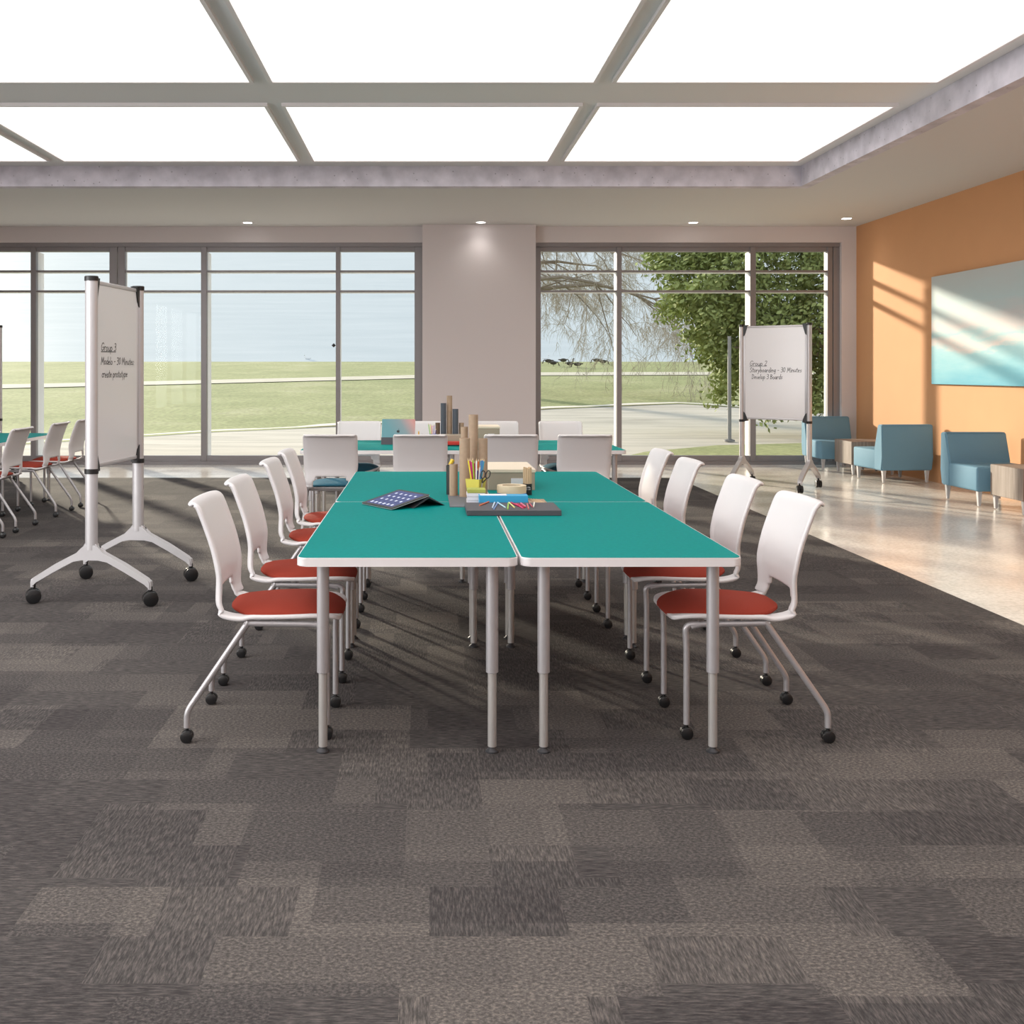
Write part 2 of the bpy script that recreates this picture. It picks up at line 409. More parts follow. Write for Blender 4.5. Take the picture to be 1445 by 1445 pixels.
# ------------------------------------------------------------------ lights
w = bpy.data.worlds.new('world'); sc.world = w; w.use_nodes = True
nt = w.node_tree; bg = nt.nodes['Background']
bg.inputs[0].default_value = (.84, .92, 1, 1); bg.inputs[1].default_value = 1.2
sun = bpy.data.lights.new('sun', 'SUN'); sun.energy = 7.5; sun.angle = math.radians(2.2); sun.color = (1, .88, .70)
so = bpy.data.objects.new('sun', sun); C.objects.link(so)
so.rotation_euler = Vector((.62, -1, -.29)).to_track_quat('-Z', 'Y').to_euler(); so.location = (-20, 40, 30)
# added area lamp outside the unseen side window, standing in for daylight
al = bpy.data.lights.new('side_window_key_lamp', 'AREA'); al.shape = 'RECTANGLE'; al.size = SZ1-SZ0; al.size_y = SY1-SY0
al.energy = 460; al.color = (1, .97, .95)
ao = bpy.data.objects.new('side_window_key_lamp', al); C.objects.link(ao)
ao.location = (XL-.22, (SY0+SY1)/2, (SZ0+SZ1)/2); ao.rotation_euler = (0, -PI/2, 0)

# recessed downlights
def downlight(x, y, label, power=8):
    t = thing('downlight', label, 'ceiling light', (x, y, ZS), 0, 'recessed downlights along the window wall')
    r = B(); add_lathe(r, [(.062, -.004), (.085, -.004), (.085, .0), (.062, .0)], seg=28, close=True); obj('trim_ring', r, EDGE, t)
    d = B(); add_lathe(d, [(.061, -.0035), (.061, -.0005)], seg=28); obj('diffuser', d, LAMP, t)
    l = bpy.data.lights.new('downlight_beam', 'SPOT'); l.energy = power; l.spot_size = math.radians(125); l.spot_blend = 1.0; l.shadow_soft_size = .08; l.color = (1, .95, .88)
    lo = bpy.data.objects.new('downlight_beam', l); C.objects.link(lo); lo.parent = t; lo.location = (0, 0, -.03)
downlight(-2.45, 14.13, 'recessed round downlight above the left window')
downlight(.765, 14.10, 'recessed round downlight lighting the top of the pillar', 8)
downlight(3.70, 14.13, 'recessed round downlight above the right window')
downlight(5.66, 13.75, 'recessed round downlight nearest the orange wall')
# invented luminous panels in the raised ceiling, added to light the room
pan = None
for i, x in enumerate((-5.30, -2.62, .06, 2.74)):
    for j, y in enumerate((-2.75, -.35, 2.05, 4.45, 6.85, 9.98)):
        if j == 5: y = 9.85
        if pan is None:
            pan = thing('added_light_panel', '', 'ceiling light', (0, 0, 0), 0, 'invented light panels in the raised ceiling')
            f = B()
            for a in ((-1.28, 1.28, -1.16, -1.13), (-1.28, 1.28, 1.13, 1.16), (-1.28, -1.25, -1.13, 1.13), (1.25, 1.28, -1.13, 1.13)): add_box(f, *a, -.03, 0)
            obj('panel_frame', f, EDGE, pan, None)
            obj('diffuser', bx(-1.25, 1.25, -1.13, 1.13, -.022, -.002), PANEL_L, pan, None)
            p = pan
        else: p = copy_tree(pan)
        p.location = (x, y, ZR)
        p['label'] = 'invented white light panel in the raised ceiling, ' + ('leftmost column', 'second column from left', 'second column from right', 'rightmost column')[i] + ', ' + ('behind the viewer', 'above the viewer', 'just ahead of the viewer', 'third row from windows', 'second row from windows', 'row nearest windows')[j]

# ------------------------------------------------------------------ tables
def rrect(x0, x1, y0, y1, r, n=6):
    out = []
    for cx, cy, a in ((x1-r, y1-r, 0), (x0+r, y1-r, 90), (x0+r, y0+r, 180), (x1-r, y0+r, 270)):
        for k in range(n+1):
            t = math.radians(a+90*k/n); out.append((cx+r*math.cos(t), cy+r*math.sin(t)))
    return out
def make_table(wx, wy, name='table'):
    t = thing('table', '', 'table')
    b_ = add_prism(B(), rrect(-wx/2, wx/2, -wy/2, wy/2, .035), 2, HT-.031, HT-.0012)
    bmesh.ops.bevel(b_, geom=[e for e in b_.edges if abs(e.verts[0].co.z-e.verts[1].co.z) < 1e-5], offset=.003, segments=2, affect='EDGES')
    obj('edge_band', b_, EDGE, t)
    obj('tabletop', add_prism(B(), rrect(-wx/2+.004, wx/2-.004, -wy/2+.004, wy/2-.004, .031), 2, HT-.02, HT), TEAL, t, 20)
    for sx in (-1, 1):
        for sy in (-1, 1):
            x = sx*(wx/2-.085); y = sy*(wy/2-.07)
            l = B()
            add_lathe(l, [(.018, .275), (.0215, .277), (.0215, HT-.031)], x, y, 20)
            add_lathe(l, [(.035, HT-.037), (.035, HT-.031)], x, y, 20)
            lg = obj('leg', l, SILVER, t)
            k = B(); add_lathe(k, [(.0155, .02), (.0155, .28)], x, y, 16)
            obj('leg_extension', k, CHROME, lg)
            g = B(); add_lathe(g, [(.023, 0), (.023, .005), (.012, .014), (.008, .022)], x, y, 18); obj('foot', g, DARK, lg)
    return t
tA = make_table(.757, 1.496)
def place(o, x, y, rz=0, label=None, group=None, z=0, first=None):
    o.location = (x, y, z); o.rotation_euler = (0, 0, rz)
    if label: o['label'] = label
    if group: o['group'] = group
    return o
T0 = 3.484
GT = 'teal tables pushed together in the foreground'
place(tA, -.061, T0+.748, 0, 'teal-topped table with white edge, nearest left of the foreground group', GT)
place(copy_tree(tA), .7045, T0+.748, 0, 'teal-topped table with white edge, nearest right of the foreground group', GT)
place(copy_tree(tA), -.061, T0+1.503+.748, 0, 'far left teal table of the foreground group, beyond the tablet', GT)
place(copy_tree(tA), .7045, T0+1.503+.748, 0, 'far right teal table of the foreground group, beside the lidded beige box', GT)
GL = 'teal tables at the left edge of the room'
place(copy_tree(tA), -3.76-.3785, 7.53+.748, 0, 'nearer teal table at the left edge of the picture, mostly cut off', GL)
place(copy_tree(tA), -3.76-.3785, 7.53+1.503+.748, 0, 'farther teal table at the left edge, its corner showing between chair backs', GL)
tB = make_table(1.31, .60)
GB = 'teal tables in the group behind the foreground one'
place(tB, -.355, 8.52, 0, 'rear-group teal table, front left, with the open tablet stand on it', GB)
place(copy_tree(tB), .963, 8.52, 0, 'rear-group teal table, front right, its pointed corner showing beside a chair', GB)
place(copy_tree(tB), -.355, 9.125, 0, 'rear-group teal table, back left, by the chairs near the left window', GB)
place(copy_tree(tB), .963, 9.125, 0, 'rear-group teal table, back right, under the lidded beige box', GB)

# ------------------------------------------------------------------ chairs
def catmull(pts, n):
    out = []
    P_ = [pts[0]]+list(pts)+[pts[-1]]
    for i in range(1, len(P_)-2):
        for k in range(n):
            t = k/n; a, b, c, d = P_[i-1], P_[i], P_[i+1], P_[i+2]
            out.append(tuple(.5*((2*b[j])+(-a[j]+c[j])*t+(2*a[j]-5*b[j]+4*c[j]-d[j])*t*t+(-a[j]+3*b[j]-3*c[j]+d[j])*t**3) for j in range(2)))
    out.append(pts[-1]); return out
PROF = [(-.262, .836), (-.250, .843), (-.232, .832), (-.217, .800), (-.199, .752), (-.178, .691), (-.163, .630), (-.155, .579), (-.157, .525), (-.156, .482), (-.136, .452), (-.098, .438), (-.05, .433), (.03, .432), (.12, .434), (.20, .436), (.262, .432), (.298, .420)]
def caster_bm(x, y, r, dirx=0):
    c = B()
    for s in (-1, 1):
        w_ = r*.38
        ctr = Vector((x, y+s*r*.42, r))
        add_tube(c, [ctr-Vector((0, w_, 0)), ctr-Vector((0, w_*.75, 0)), ctr+Vector((0, w_*.75, 0)), ctr+Vector((0, w_, 0))], [r*.82, r, r, r*.82], 20)
    # hood over the wheels and stem
    out = [(x+r*1.02*math.cos(math.radians(a)), r+r*1.10*math.sin(math.radians(a))) for a in range(20, 165, 12)]
    inn = [(x+r*.6*math.cos(math.radians(a)), r+r*.5*math.sin(math.radians(a))) for a in range(164, 18, -24)]
    add_prism(c, out+inn, 1, y-r*.12, y+r*.12)
    add_tube(c, [(x, y, r*1.6), (x, y, r*2.6)], r*.30, 12)
    return c
def make_chair(fabric):
    t = thing('chair', '', 'chair')
    prof = catmull(PROF, 3); n = len(prof); M = 24
    bm = B(); grid = []
    for i, (x, z) in enumerate(prof):
        f = i/(n-1); row = []
        # half width along the profile with rounded ends
        d_top = (i)/8.0; d_fr = (n-1-i)/9.0
        wd = .205 if z > .5 and x < -.1 else .205
        if i < 8: wd *= .86+.14*math.sqrt(max(0, 1-(1-d_top)**2))
        if n-1-i < 9: wd *= .70+.30*math.sqrt(max(0, 1-(1-d_fr)**2))
        if .44 < z < .60 and x < -.09: wd -= .010*math.sin(PI*(z-.44)/.16)
        for j in range(M+1):
            v = -1+2*j/M; y = v*wd
            dx = 0; dz = 0
            if x < -.12 and z > .46: dx = .018*v*v+.012*max(0, (abs(v)-.84)/.16)**1.5
            elif x > -.05: dz = .010*v*v*v*v
            row.append(bm.verts.new((x+dx, y, z+dz)))
        grid.append(row)
    for i in range(n-1):
        zc = (prof[i][1]+prof[i+1][1])/2; xc = (prof[i][0]+prof[i+1][0])/2
        for j in range(M):
            v = -1+2*(j+.5)/M
            lim = .68 if zc < .50 else .60
            if xc < -.075 and zc < .528 and abs(v) < lim: continue
            bm.faces.new((grid[i][j], grid[i+1][j], grid[i+1][j+1], grid[i][j+1]))
    bmesh.ops.delete(bm, geom=[v for v in bm.verts if not v.link_faces], context='VERTS')
    s = obj('seat_shell', bm, WHITE_PLASTIC, t, 60)
    md = s.modifiers.new('thick', 'SOLIDIFY'); md.thickness = .017; md.offset = 0
    md = s.modifiers.new('smooth', 'SUBSURF'); md.levels = 1; md.render_levels = 1
    # cushion
    bm = B(); rings = []; NO = 44
    for q, (s_, hz) in enumerate([(.97, .0), (1.0, .005), (.995, .012), (.96, .016), (.89, .024), (.78, .032), (.62, .039), (.42, .045), (.2, .047)]):
        ring = []
        for k in range(NO):
            a = 2*PI*k/NO; ca, sa = math.cos(a), math.sin(a)
            ex = .52
            px = math.copysign(abs(ca)**ex, ca)*.208; py = math.copysign(abs(sa)**ex, sa)*.196
            if px < 0: py *= 1-.24*(abs(px)/.208)**2
            X = .093+px*s_; Y = py*s_
            zz = .4375+hz*(1 if px < .1 else 1)
            if X > .16: zz -= .020*((X-.16)/.14)**2
            if X < -.0: zz += .012*((-X)/.11)**2
            zz -= .008*(1-abs(Y)/.2)*math.exp(-((X-.02)/.1)**2)*(hz/.047)
            ring.append(bm.verts.new((X, Y, zz)))
        rings.append(ring)
    for a, b2 in zip(rings, rings[1:]):
        for k in range(NO): bm.faces.new((a[k], a[(k+1)%NO], b2[(k+1)%NO], b2[k]))
    bm.faces.new(rings[-1]); bm.faces.new(list(reversed(rings[0])))
    obj('seat_cushion', bm, fabric, t, 60)
    # frame
    fr = B()
    for s_ in (-1, 1):
        add_tube(fr, smooth_path([(-.045, s_*.186, .4175), (.20, s_*.180, .4125), (.235, s_*.1775, .402)], .03), .0112, 12)
    add_tube(fr, [(.05, -.18, .412), (.05, .18, .412)], .009, 10)
    add_tube(fr, [(-.02, -.185, .414), (-.02, .185, .414)], .009, 10)
    obj('seat_frame', fr, SILVER, t, 60)
    for s_ in (-1, 1):
        l = B(); add_tube(l, smooth_path([(-.030, s_*.186, .424), (-.236, s_*.208, .122), (-.245, s_*.21, .10), (-.245, s_*.21, .052)], .02), .0112, 12)
        lg = obj('leg', l, SILVER, t, 60); obj('caster', caster_bm(-.245, s_*.21, .0215), BLACK, lg, 40)
        l = B(); add_tube(l, smooth_path([(.205, s_*.1795, .4125), (.255, s_*.1765, .4095), (.25, s_*.176, .33), (.25, s_*.175, .052)], .045, 7), .0112, 12)
        lg = obj('leg', l, SILVER, t, 60); obj('caster', caster_bm(.25, s_*.175, .0215), BLACK, lg, 40)
    return t
cR = make_chair(RED_FABRIC); cBl = make_chair(BLUE_FABRIC)
used = {'r': False, 'b': False}
def chair(kind, x, y, rz, label, group):
    src = cR if kind == 'r' else cBl
    o = src if not used[kind] else copy_tree(src)
    used[kind] = True
    return place(o, x, y, rz, label, group)
G1 = 'white chairs with red seats along the left side of the foreground tables'
lab = ['nearest chair on the left side, whole red seat visible', 'chair second from the front in the left row, red seat half under the table',
       'chair third from the front in the left row, a red wedge of seat showing', 'chair farthest back in the left row, beside the chair with blue seat']
for y, l in zip((3.856, 4.52, 5.44, 6.10), lab): chair('r', -.603, y, 0, l.replace('chair', 'white chair', 1), G1)
G2 = 'white chairs with red seats along the right side of the foreground tables'
lab = ['nearest chair on the right side, whole red seat visible', 'chair second from the front in the right row, red seat behind the table leg',
       'chair third from the front in the right row, only its back showing', 'chair farthest back in the right row, only its back showing']
for y, l in zip((3.856, 4.52, 5.44, 6.10), lab): chair('r', 1.189, y, PI, l.replace('chair', 'white chair', 1), G2)
G3 = 'white chairs with red seats at the left edge tables'
lab = ['nearest chair of the left edge row, cut by the picture edge', 'second chair of the left edge row, in front of the teal corner', 'third chair of the left edge row, just left of the tall whiteboard post', 'farthest chair of the left edge row, partly behind the tall whiteboard post']
for y, l in zip((7.90, 8.575, 9.48, 10.15), lab): chair('r', -3.59, y, PI, 'white '+l, G3)
G4 = 'white chairs on the near side of the rear tables'
for px, l in zip((465, 593, 722, 827), ['blue-seated white chair seen from behind at the left end of the rear tables', 'white chair back behind the foreground table, right of the one with visible blue seat', 'white chair back right behind the cardboard tubes and beige box', 'white chair back at the right end of the rear tables, nearer row']):
    chair('b', (px-600)*7.61/1445, 7.86, PI/2, l, G4)
G5 = 'white chairs on the far side of the rear tables'
for px, l in zip((507, 595, 701, 791), ['far-row white chair behind the open tablet stand, before the left window', 'far-row white chair between the open tablet stand and the grey tubes, before the pillar', 'far-row white chair behind the lidded box of the rear tables, before the pillar', 'far-row white chair before the right window']):
    chair('b', (px-600)*9.62/1445, 9.43, -PI/2, l, G5)

# ------------------------------------------------------------------ handwriting
GLY = {
 'G': (.8, [[(.7,.8),(.5,.97),(.25,.9),(.05,.5),(.15,.1),(.4,0),(.65,.15),(.66,.42),(.4,.42)]]),
 'r': (.5, [[(.08,.5),(.08,0)],[(.08,.3),(.25,.5),(.42,.46)]]),
 'o': (.6, [[(.3,.5),(.1,.4),(.06,.2),(.2,0),(.42,.06),(.5,.28),(.3,.5)]]),
 'u': (.6, [[(.06,.5),(.08,.12),(.25,0),(.45,.15),(.47,.5)],[(.47,.5),(.5,0)]]),
 'p': (.6, [[(.08,.5),(.06,-.38)],[(.08,.35),(.3,.52),(.5,.3),(.35,.02),(.08,.08)]]),
 '2': (.65, [[(.08,.78),(.25,.98),(.48,.88),(.45,.6),(.06,.0),(.55,.02)]]),
 '3': (.65, [[(.08,.9),(.28,1),(.5,.86),(.44,.63),(.2,.54),(.46,.47),(.55,.27),(.38,.03),(.05,.06)]]),
 '0': (.65, [[(.3,.95),(.08,.7),(.08,.25),(.28,0),(.5,.25),(.5,.7),(.3,.95)]]),
 'S': (.7, [[(.6,.85),(.35,1),(.12,.8),(.3,.52),(.55,.32),(.4,.03),(.05,.1)]]),
 't': (.45, [[(.2,.85),(.2,.05),(.35,0)],[(.02,.55),(.4,.58)]]),
 'y': (.6, [[(.06,.5),(.25,.08)],[(.5,.5),(.1,-.38)]]),
 'b': (.6, [[(.08,1),(.08,0)],[(.08,.3),(.3,.5),(.5,.25),(.3,0),(.08,.06)]]),
 'a': (.6, [[(.45,.42),(.25,.5),(.06,.25),(.2,0),(.42,.12),(.46,.48),(.5,0)]]),
 'd': (.6, [[(.45,.4),(.2,.5),(.06,.22),(.22,0),(.45,.15)],[(.48,1),(.48,0)]]),
 'i': (.28, [[(.12,.5),(.12,0)],[(.12,.7),(.13,.74)]]),
 'n': (.6, [[(.08,.5),(.08,0)],[(.08,.3),(.28,.5),(.45,.38),(.47,0)]]),
 'g': (.6, [[(.45,.45),(.2,.5),(.08,.25),(.25,.05),(.45,.2)],[(.47,.5),(.4,-.3),(.1,-.32)]]),
 '-': (.5, [[(.05,.38),(.4,.4)]]),
 'M': (.95, [[(.05,0),(.15,.95),(.42,.3),(.7,.97),(.82,0)]]),
 'e': (.55, [[(.08,.25),(.42,.32),(.3,.5),(.08,.35),(.12,.05),(.42,.05)]]),
 's': (.5, [[(.4,.46),(.15,.46),(.15,.3),(.36,.18),(.3,.02),(.05,.03)]]),
 'D': (.75, [[(.1,.95),(.08,.02)],[(.0,.97),(.45,.85),(.62,.45),(.4,.05),(.05,.02)]]),
 'v': (.55, [[(.05,.5),(.24,.02),(.48,.52)]]),
 'l': (.28, [[(.12,1),(.12,0)]]),
 'B': (.7, [[(.1,.97),(.08,0)],[(.05,.95),(.45,.85),(.42,.6),(.1,.52)],[(.1,.52),(.55,.38),(.45,.05),(.06,.02)]]),
 'c': (.5, [[(.42,.44),(.2,.5),(.06,.25),(.18,.0),(.42,.06)]]),
 ':': (.3, [[(.1,.4),(.12,.44)],[(.1,.04),(.12,.08)]]),
 ' ': (.4, []),
}
def writing(bm, text, x, z, size, y, lw, fit=None, under=False, rnd=0):
    R_ = random.Random(rnd)
    tot = sum(GLY[c][0] for c in text); kx = size*.9 if fit is None else fit/tot
    cx = x
    for c in text:
        wd, st_ = GLY[c]; dz = R_.uniform(-.03, .03)*size
        for s_ in st_:
            pts = [Vector((cx+(p[0]+.16*p[1])*kx, y, z+dz+p[1]*size)) for p in s_]
            for a, b2 in zip(pts, pts[1:]):
                d = (b2-a)
                if d.length < 1e-6: continue
                nrm = Vector((-d.z, 0, d.x)).normalized()*lw/2; e = d.normalized()*lw*.4
                vs = [bm.verts.new(q) for q in (a-e+nrm, a-e-nrm, b2+e-nrm, b2+e+nrm)]
                bm.faces.new(vs)
        cx += wd*kx
    if under:
        a = Vector((x, y, z-.14*size)); b2 = Vector((cx-.1*kx, y, z-.10*size)); nrm = Vector((0, 0, lw/2))
        bm.faces.new([bm.verts.new(q) for q in (a+nrm, a-nrm, b2-nrm, b2+nrm)])

# ------------------------------------------------------------------ whiteboards
def whiteboard(x, y, rz, wd, label, lines, group='mobile whiteboards'):
    t = thing('mobile_whiteboard', label, 'whiteboard', (x, y, 0), rz, group)
    Z0, Z1 = .775, 1.835; hw = wd/2
    obj('writing_panel', bx(-hw+.03, hw-.03, -.011, .011, Z0+.012, Z1-.012), BOARD, t, None)
    fr = B(); add_box(fr, -hw+.02, hw-.02, -.016, .016, Z1-.018, Z1+.004, bevel=.004); add_box(fr, -hw+.02, hw-.02, -.018, .018, Z0-.004, Z0+.018, bevel=.004)
    for s_ in (-1, 1): add_box(fr, s_*(hw-.033)-.012, s_*(hw-.033)+.012, -.015, .015, Z0, Z1, bevel=.003)
    obj('panel_rail', fr, SILVER_LIGHT, t)
    for s_ in (-1, 1):
        p = B(); add_lathe(p, [(1, .31), (1, Z1+.01)], s_*hw, 0, 24, .027, .036)
        obj('post', p, SILVER_LIGHT, t)
        for z0, z1, up in ((Z1-.115, Z1+.025, 1), (Z0-.035, Z0+.085, 0)):
            k = B()
            if up:
                add_lathe(k, [(1, z1-.028), (1, z1-.004), (.9, z1)], s_*hw, 0, 24, .031, .040)
                tri = [(s_*(hw-.02), z1-.008), (s_*(hw-.072), z1-.008), (s_*(hw-.066), z1-.035), (s_*(hw-.04), z0+.015), (s_*(hw-.02), z0)]
            else:
                add_lathe(k, [(1, z0), (1, z0+.028)], s_*hw, 0, 24, .031, .040)
                tri = [(s_*(hw-.02), z0+.003), (s_*(hw-.072), z0+.012), (s_*(hw-.066), z0+.045), (s_*(hw-.04), z1-.015), (s_*(hw-.02), z1)]
            add_prism(k, tri, 1, -.020, .020)
            obj('corner_bracket', k, BLACK, t, 30)
        half = [(.034, .345), (.045, .318), (.078, .295), (.20, .232), (.33, .152), (.350, .138), (.354, .122), (.354, .094), (.336, .094), (.334, .116), (.322, .128), (.20, .190), (.10, .243), (.05, .260)]
        outl = half+[(-a, b_) for a, b_ in reversed(half)]
        g = add_prism(B(), outl, 0, s_*hw-.024, s_*hw+.024)
        bmesh.ops.bevel(g, geom=[e for e in g.edges if abs(e.verts[0].co.x-e.verts[1].co.x) < 1e-5], offset=.007, segments=2, affect='EDGES')
        bs = obj('base', g, SILVER_LIGHT, t, 40)
        for q in (-1, 1):
            c = caster_bm(0, 0, .042)
            bmesh.ops.rotate(c, verts=c.verts, matrix=Matrix.Rotation(PI/2+.5, 3, 'Z'))
            bmesh.ops.translate(c, verts=c.verts, vec=(s_*hw, q*.344, 0))
            obj('caster', c, BLACK, bs)
    if lines:
        bm = B()
        for i, (txt, tx, tz, size, fit, un) in enumerate(lines): writing(bm, txt, tx, tz, size, -.0118, .0048, fit, un, i)
        obj('handwriting', bm, INK, t, None)
    return t
whiteboard(-1.855, 6.145, math.radians(84.2), .694, 'tall white mobile whiteboard nearest the viewer at left, turned edge-on',
           [('Group 3', -.245, 1.440, .046, .22, True), ('Modelo - 30 Minutes:', -.245, 1.360, .044, .50, False), ('create prototype', -.235, 1.285, .044, .38, False)])
whiteboard(3.955, 11.58, math.radians(-37), .76, 'white mobile whiteboard before the right window, facing the room',
           [('Group 2', -.285, 1.385, .055, .20, True), ('Storyboarding - 30 Minutes', -.285, 1.310, .055, .585, False), ('Develop 3 Boards', -.262, 1.232, .055, .35, False)])
whiteboard(-5.335, 12.05, math.radians(-8), .70, 'mobile whiteboard at the far left edge, only its right post showing', None)

# ------------------------------------------------------------------ lounge seats and side tables
def make_lounge():
    t = thing('lounge_chair', '', 'lounge chair')
    s = B(); add_box(s, -.312, .312, -.35, .20, .145, .385, bevel=.022, seg=3)
    obj('seat', s, LOUNGE, t, 50)
    b_ = add_prism(B(), [(.17, .146), (.335, .146), (.350, .30), (.352, .675), (.342, .69), (.262, .69), (.25, .68), (.17, .40)], 0, -.315, .315)
    bmesh.ops.bevel(b_, geom=b_.edges[:], offset=.012, segments=3, affect='EDGES')
    obj('backrest', b_, LOUNGE, t, 50)
    for sx in (-1, 1):
        for y in (-.30, .30):
            l = B(); add_lathe(l, [(.016, 0), (.030, .15)], sx*.265, y, 4, rot=PI/4); obj('leg', l, LEG_GREY, t, 30)
    return t
GLo = 'blue lounge chairs along the orange wall'
lc = make_lounge()
place(lc, 5.69, 10.33, 0, 'blue lounge chair facing the viewer, nearest at right, beside the cut-off side table', GLo)
place(copy_tree(lc), 5.675, 12.45, PI+.07, 'blue lounge chair turned away, its back towards the viewer', GLo)
place(copy_tree(lc), 5.60, 14.03, 0, 'blue lounge chair farthest back in the corner by the window', GLo)
def make_side():
    t = thing('side_table', '', 'side table')
    obj('table_body', bx(-.285, .285, -.27, .27, .13, .425, bevel=.004, seg=1), WOOD, t, None)
    for sx in (-1, 1):
        for sy in (-1, 1):
            l = B(); add_lathe(l, [(.016, 0), (.028, .13)], sx*.25, sy*.235, 4, rot=PI/4); obj('leg', l, LEG_GREY, t, 30)
    return t
st_ = make_side(); GS = 'grey wood block side tables'
place(st_, 5.71, 13.30, 0, 'grey wood block side table between the two facing lounge chairs', GS)
place(copy_tree(st_), 5.745, 9.625, 0, 'grey wood block side table cut by the right picture edge', GS)

# painting
p = obj('painting', bx(-.02, .02, -1.4, 1.4, -.6415, .6415, bevel=.003, seg=1), ART, None, None, (XR-.0202, 10.88, 1.8085))
tag(p, 'wide abstract canvas in pale grey and turquoise on the orange wall', 'painting')

# ------------------------------------------------------------------ things on the foreground tables
def tube_thing(x, y, r, top, m, label, group, z0=HT):
    b_ = B(); h = top-z0
    add_lathe(b_, [(r, 0), (r, h), (r*.88, h), (r*.88, h*.05)], 0, 0, 28)
    o = obj('cardboard_tube', b_, m, None, 40, (x, y, z0))
    return tag(o, label, 'tube', group)
GTu = 'cardboard tubes standing on the foreground table'
tube_thing(.144, 5.20, .0216, .845, KRAFT, 'shortest brown cardboard tube, at the left of the foreground cluster', GTu)
tube_thing(.199, 5.155, .0268, .98, KRAFT, 'thick mid-height brown cardboard tube just left behind the yellow cup', GTu)
tube_thing(.205, 5.36, .019, 1.03, KRAFT, 'slim brown cardboard tube peeking over the thick one left of the tallest', GTu)
tube_thing(.249, 5.295, .0245, 1.096, KRAFT, 'tallest brown cardboard tube of the foreground cluster', GTu)
tube_thing(.293, 5.20, .0238, .975, KRAFT, 'brown cardboard tube at the right of the foreground cluster, beside the beige box', GTu)
# black holder with yellow marker
o = obj('pencil_holder', add_lathe(B(), [(.019, 0), (.02, .15), (.017, .15), (.016, .01)], seg=20), BLACK, None, 40, (.128, 5.275, HT))
tag(o, 'narrow black holder behind the shortest cardboard tube', 'pencil holder')
def rod(name, p0, p1, r, m, label, cat, group, tip=None, seg=8):
    p0 = Vector(p0); p1 = Vector(p1); b_ = B(); d = p1-p0; L = d.length; q = Vector((0, 0, 1)).rotation_difference(d)
    o = bpy.data.objects.new(name, None) if 0 else None
    if tip:
        add_tube(b_, [(0, 0, 0), (0, 0, L-.012)], r, seg)
    else: add_tube(b_, [(0, 0, 0), (0, 0, L)], r, seg)
    if tip:
        n0 = len(b_.faces)
        add_tube(b_, [(0, 0, L-.012), (0, 0, L)], [r, r*.15], seg)
        b_.faces.ensure_lookup_table()
        for f in b_.faces[n0:]: f.material_index = 1
    o = obj(name, b_, [m, tip] if tip else m, None, 40, p0)
    o.rotation_mode = 'QUATERNION'; o.rotation_quaternion = q
    return tag(o, label, cat, group)
rod('highlighter', (.128, 5.275, HT+.151), (.143, 5.275, HT+.180), .010, colour('highlighter_yellow', (235, 200, 60)), 'yellow marker cap lying on the black holder behind the shortest tube', 'marker', None)
# grey mat
o = obj('cutting_mat', bx(0, .235, 0, .46, 0, .004), GREY_MAT, None, None, (.115, 4.775, HT)); o.location.z = HT
tag(o, 'ribbed grey mat lying under the tubes and cup', 'mat')
for o_n in C.objects:
    if o_n.name.startswith(('cardboard_tube', 'pencil_holder')) or o_n.name == 'highlighter':
        if o_n.location.y < 5.235 and o_n.location.x < .35 and o_n.name != 'highlighter': o_n.location.z += .004
# yellow cup
yc = thing('pencil_cup', 'yellow square pencil cup holding coloured pencils and scissors', 'pencil cup', (.249, 5.035, HT+.004))
b_ = B(); add_lathe(b_, [(.040, 0), (.054, .103), (.050, .103), (.037, .006)], 0, 0, 4, rot=.25); obj('cup_body', b_, YELLOW, yc, 20)
pc = [(.222, (235, 215, 60), 'yellow'), (.229, (190, 40, 110), 'magenta'), (.236, (215, 60, 130), 'pink'), (.240, (150, 200, 50), 'lime'), (.246, (185, 40, 90), 'crimson'), (.254, (240, 240, 240), 'white'), (.259, (30, 50, 140), 'navy'), (.263, (225, 110, 40), 'orange'), (.268, (235, 235, 240), 'off-white'), (.273, (70, 150, 200), 'light blue'), (.278, (60, 120, 180), 'steel blue'), (.284, (80, 170, 200), 'turquoise')]
for i, (x, c, nm) in enumerate(pc):
    yb = 5.015+.032*((i*7)%5)/4; sp = (x-.252)*1.25
    top = (.895, .892, .885, .896, .88, .893, .845, .888, .86, .892, .896, .89)[i]
    xb = .240+.020*(i/11)
    rod('pencil', (xb, yb, HT+.012), (.252+sp*1.05-.003, yb+.004, top), .0034, colour('pencil_'+nm.replace(' ', '_'), c), nm+' pencil in the yellow cup', 'pencil', 'pencils in the yellow cup', tip=WOODSTICK)
# scissors
s = thing('scissors', 'black-handled scissors standing in the yellow cup', 'scissors', (.284, 5.000, HT+.012))
b_ = B()
for cx_, tilt in ((-.002, .12), (.022, .30)):
    m0 = Matrix.Translation((cx_, 0, .118)) @ Matrix.Rotation(tilt, 4, 'Y')
    pts = [m0 @ Vector((.0105*math.cos(a*PI/10), 0, .019*math.sin(a*PI/10))) for a in range(21)]
    add_tube(b_, pts, .0026, 8)
    add_tube(b_, [pts[15], (0-.006, 0, .075)], .0028, 8)
obj('handle', b_, BLACK, s)
b_ = B(); add_tube(b_, [(-.006, 0, .078), (-.012, .004, .03)], [.004, .0015], 6); add_tube(b_, [(-.006, .003, .078), (-.010, .006, .03)], [.004, .0015], 6); obj('blade', b_, CHROME, s)
# charcoal box
b_ = bx(0, .415, 0, .270, 0, .0245, bevel=.002, seg=1); o = obj('flat_box', b_, GREY_BOX, None, None, (.183, 4.49, HT))
tag(o, 'flat charcoal box lying across the table seam with crayons on it', 'box')
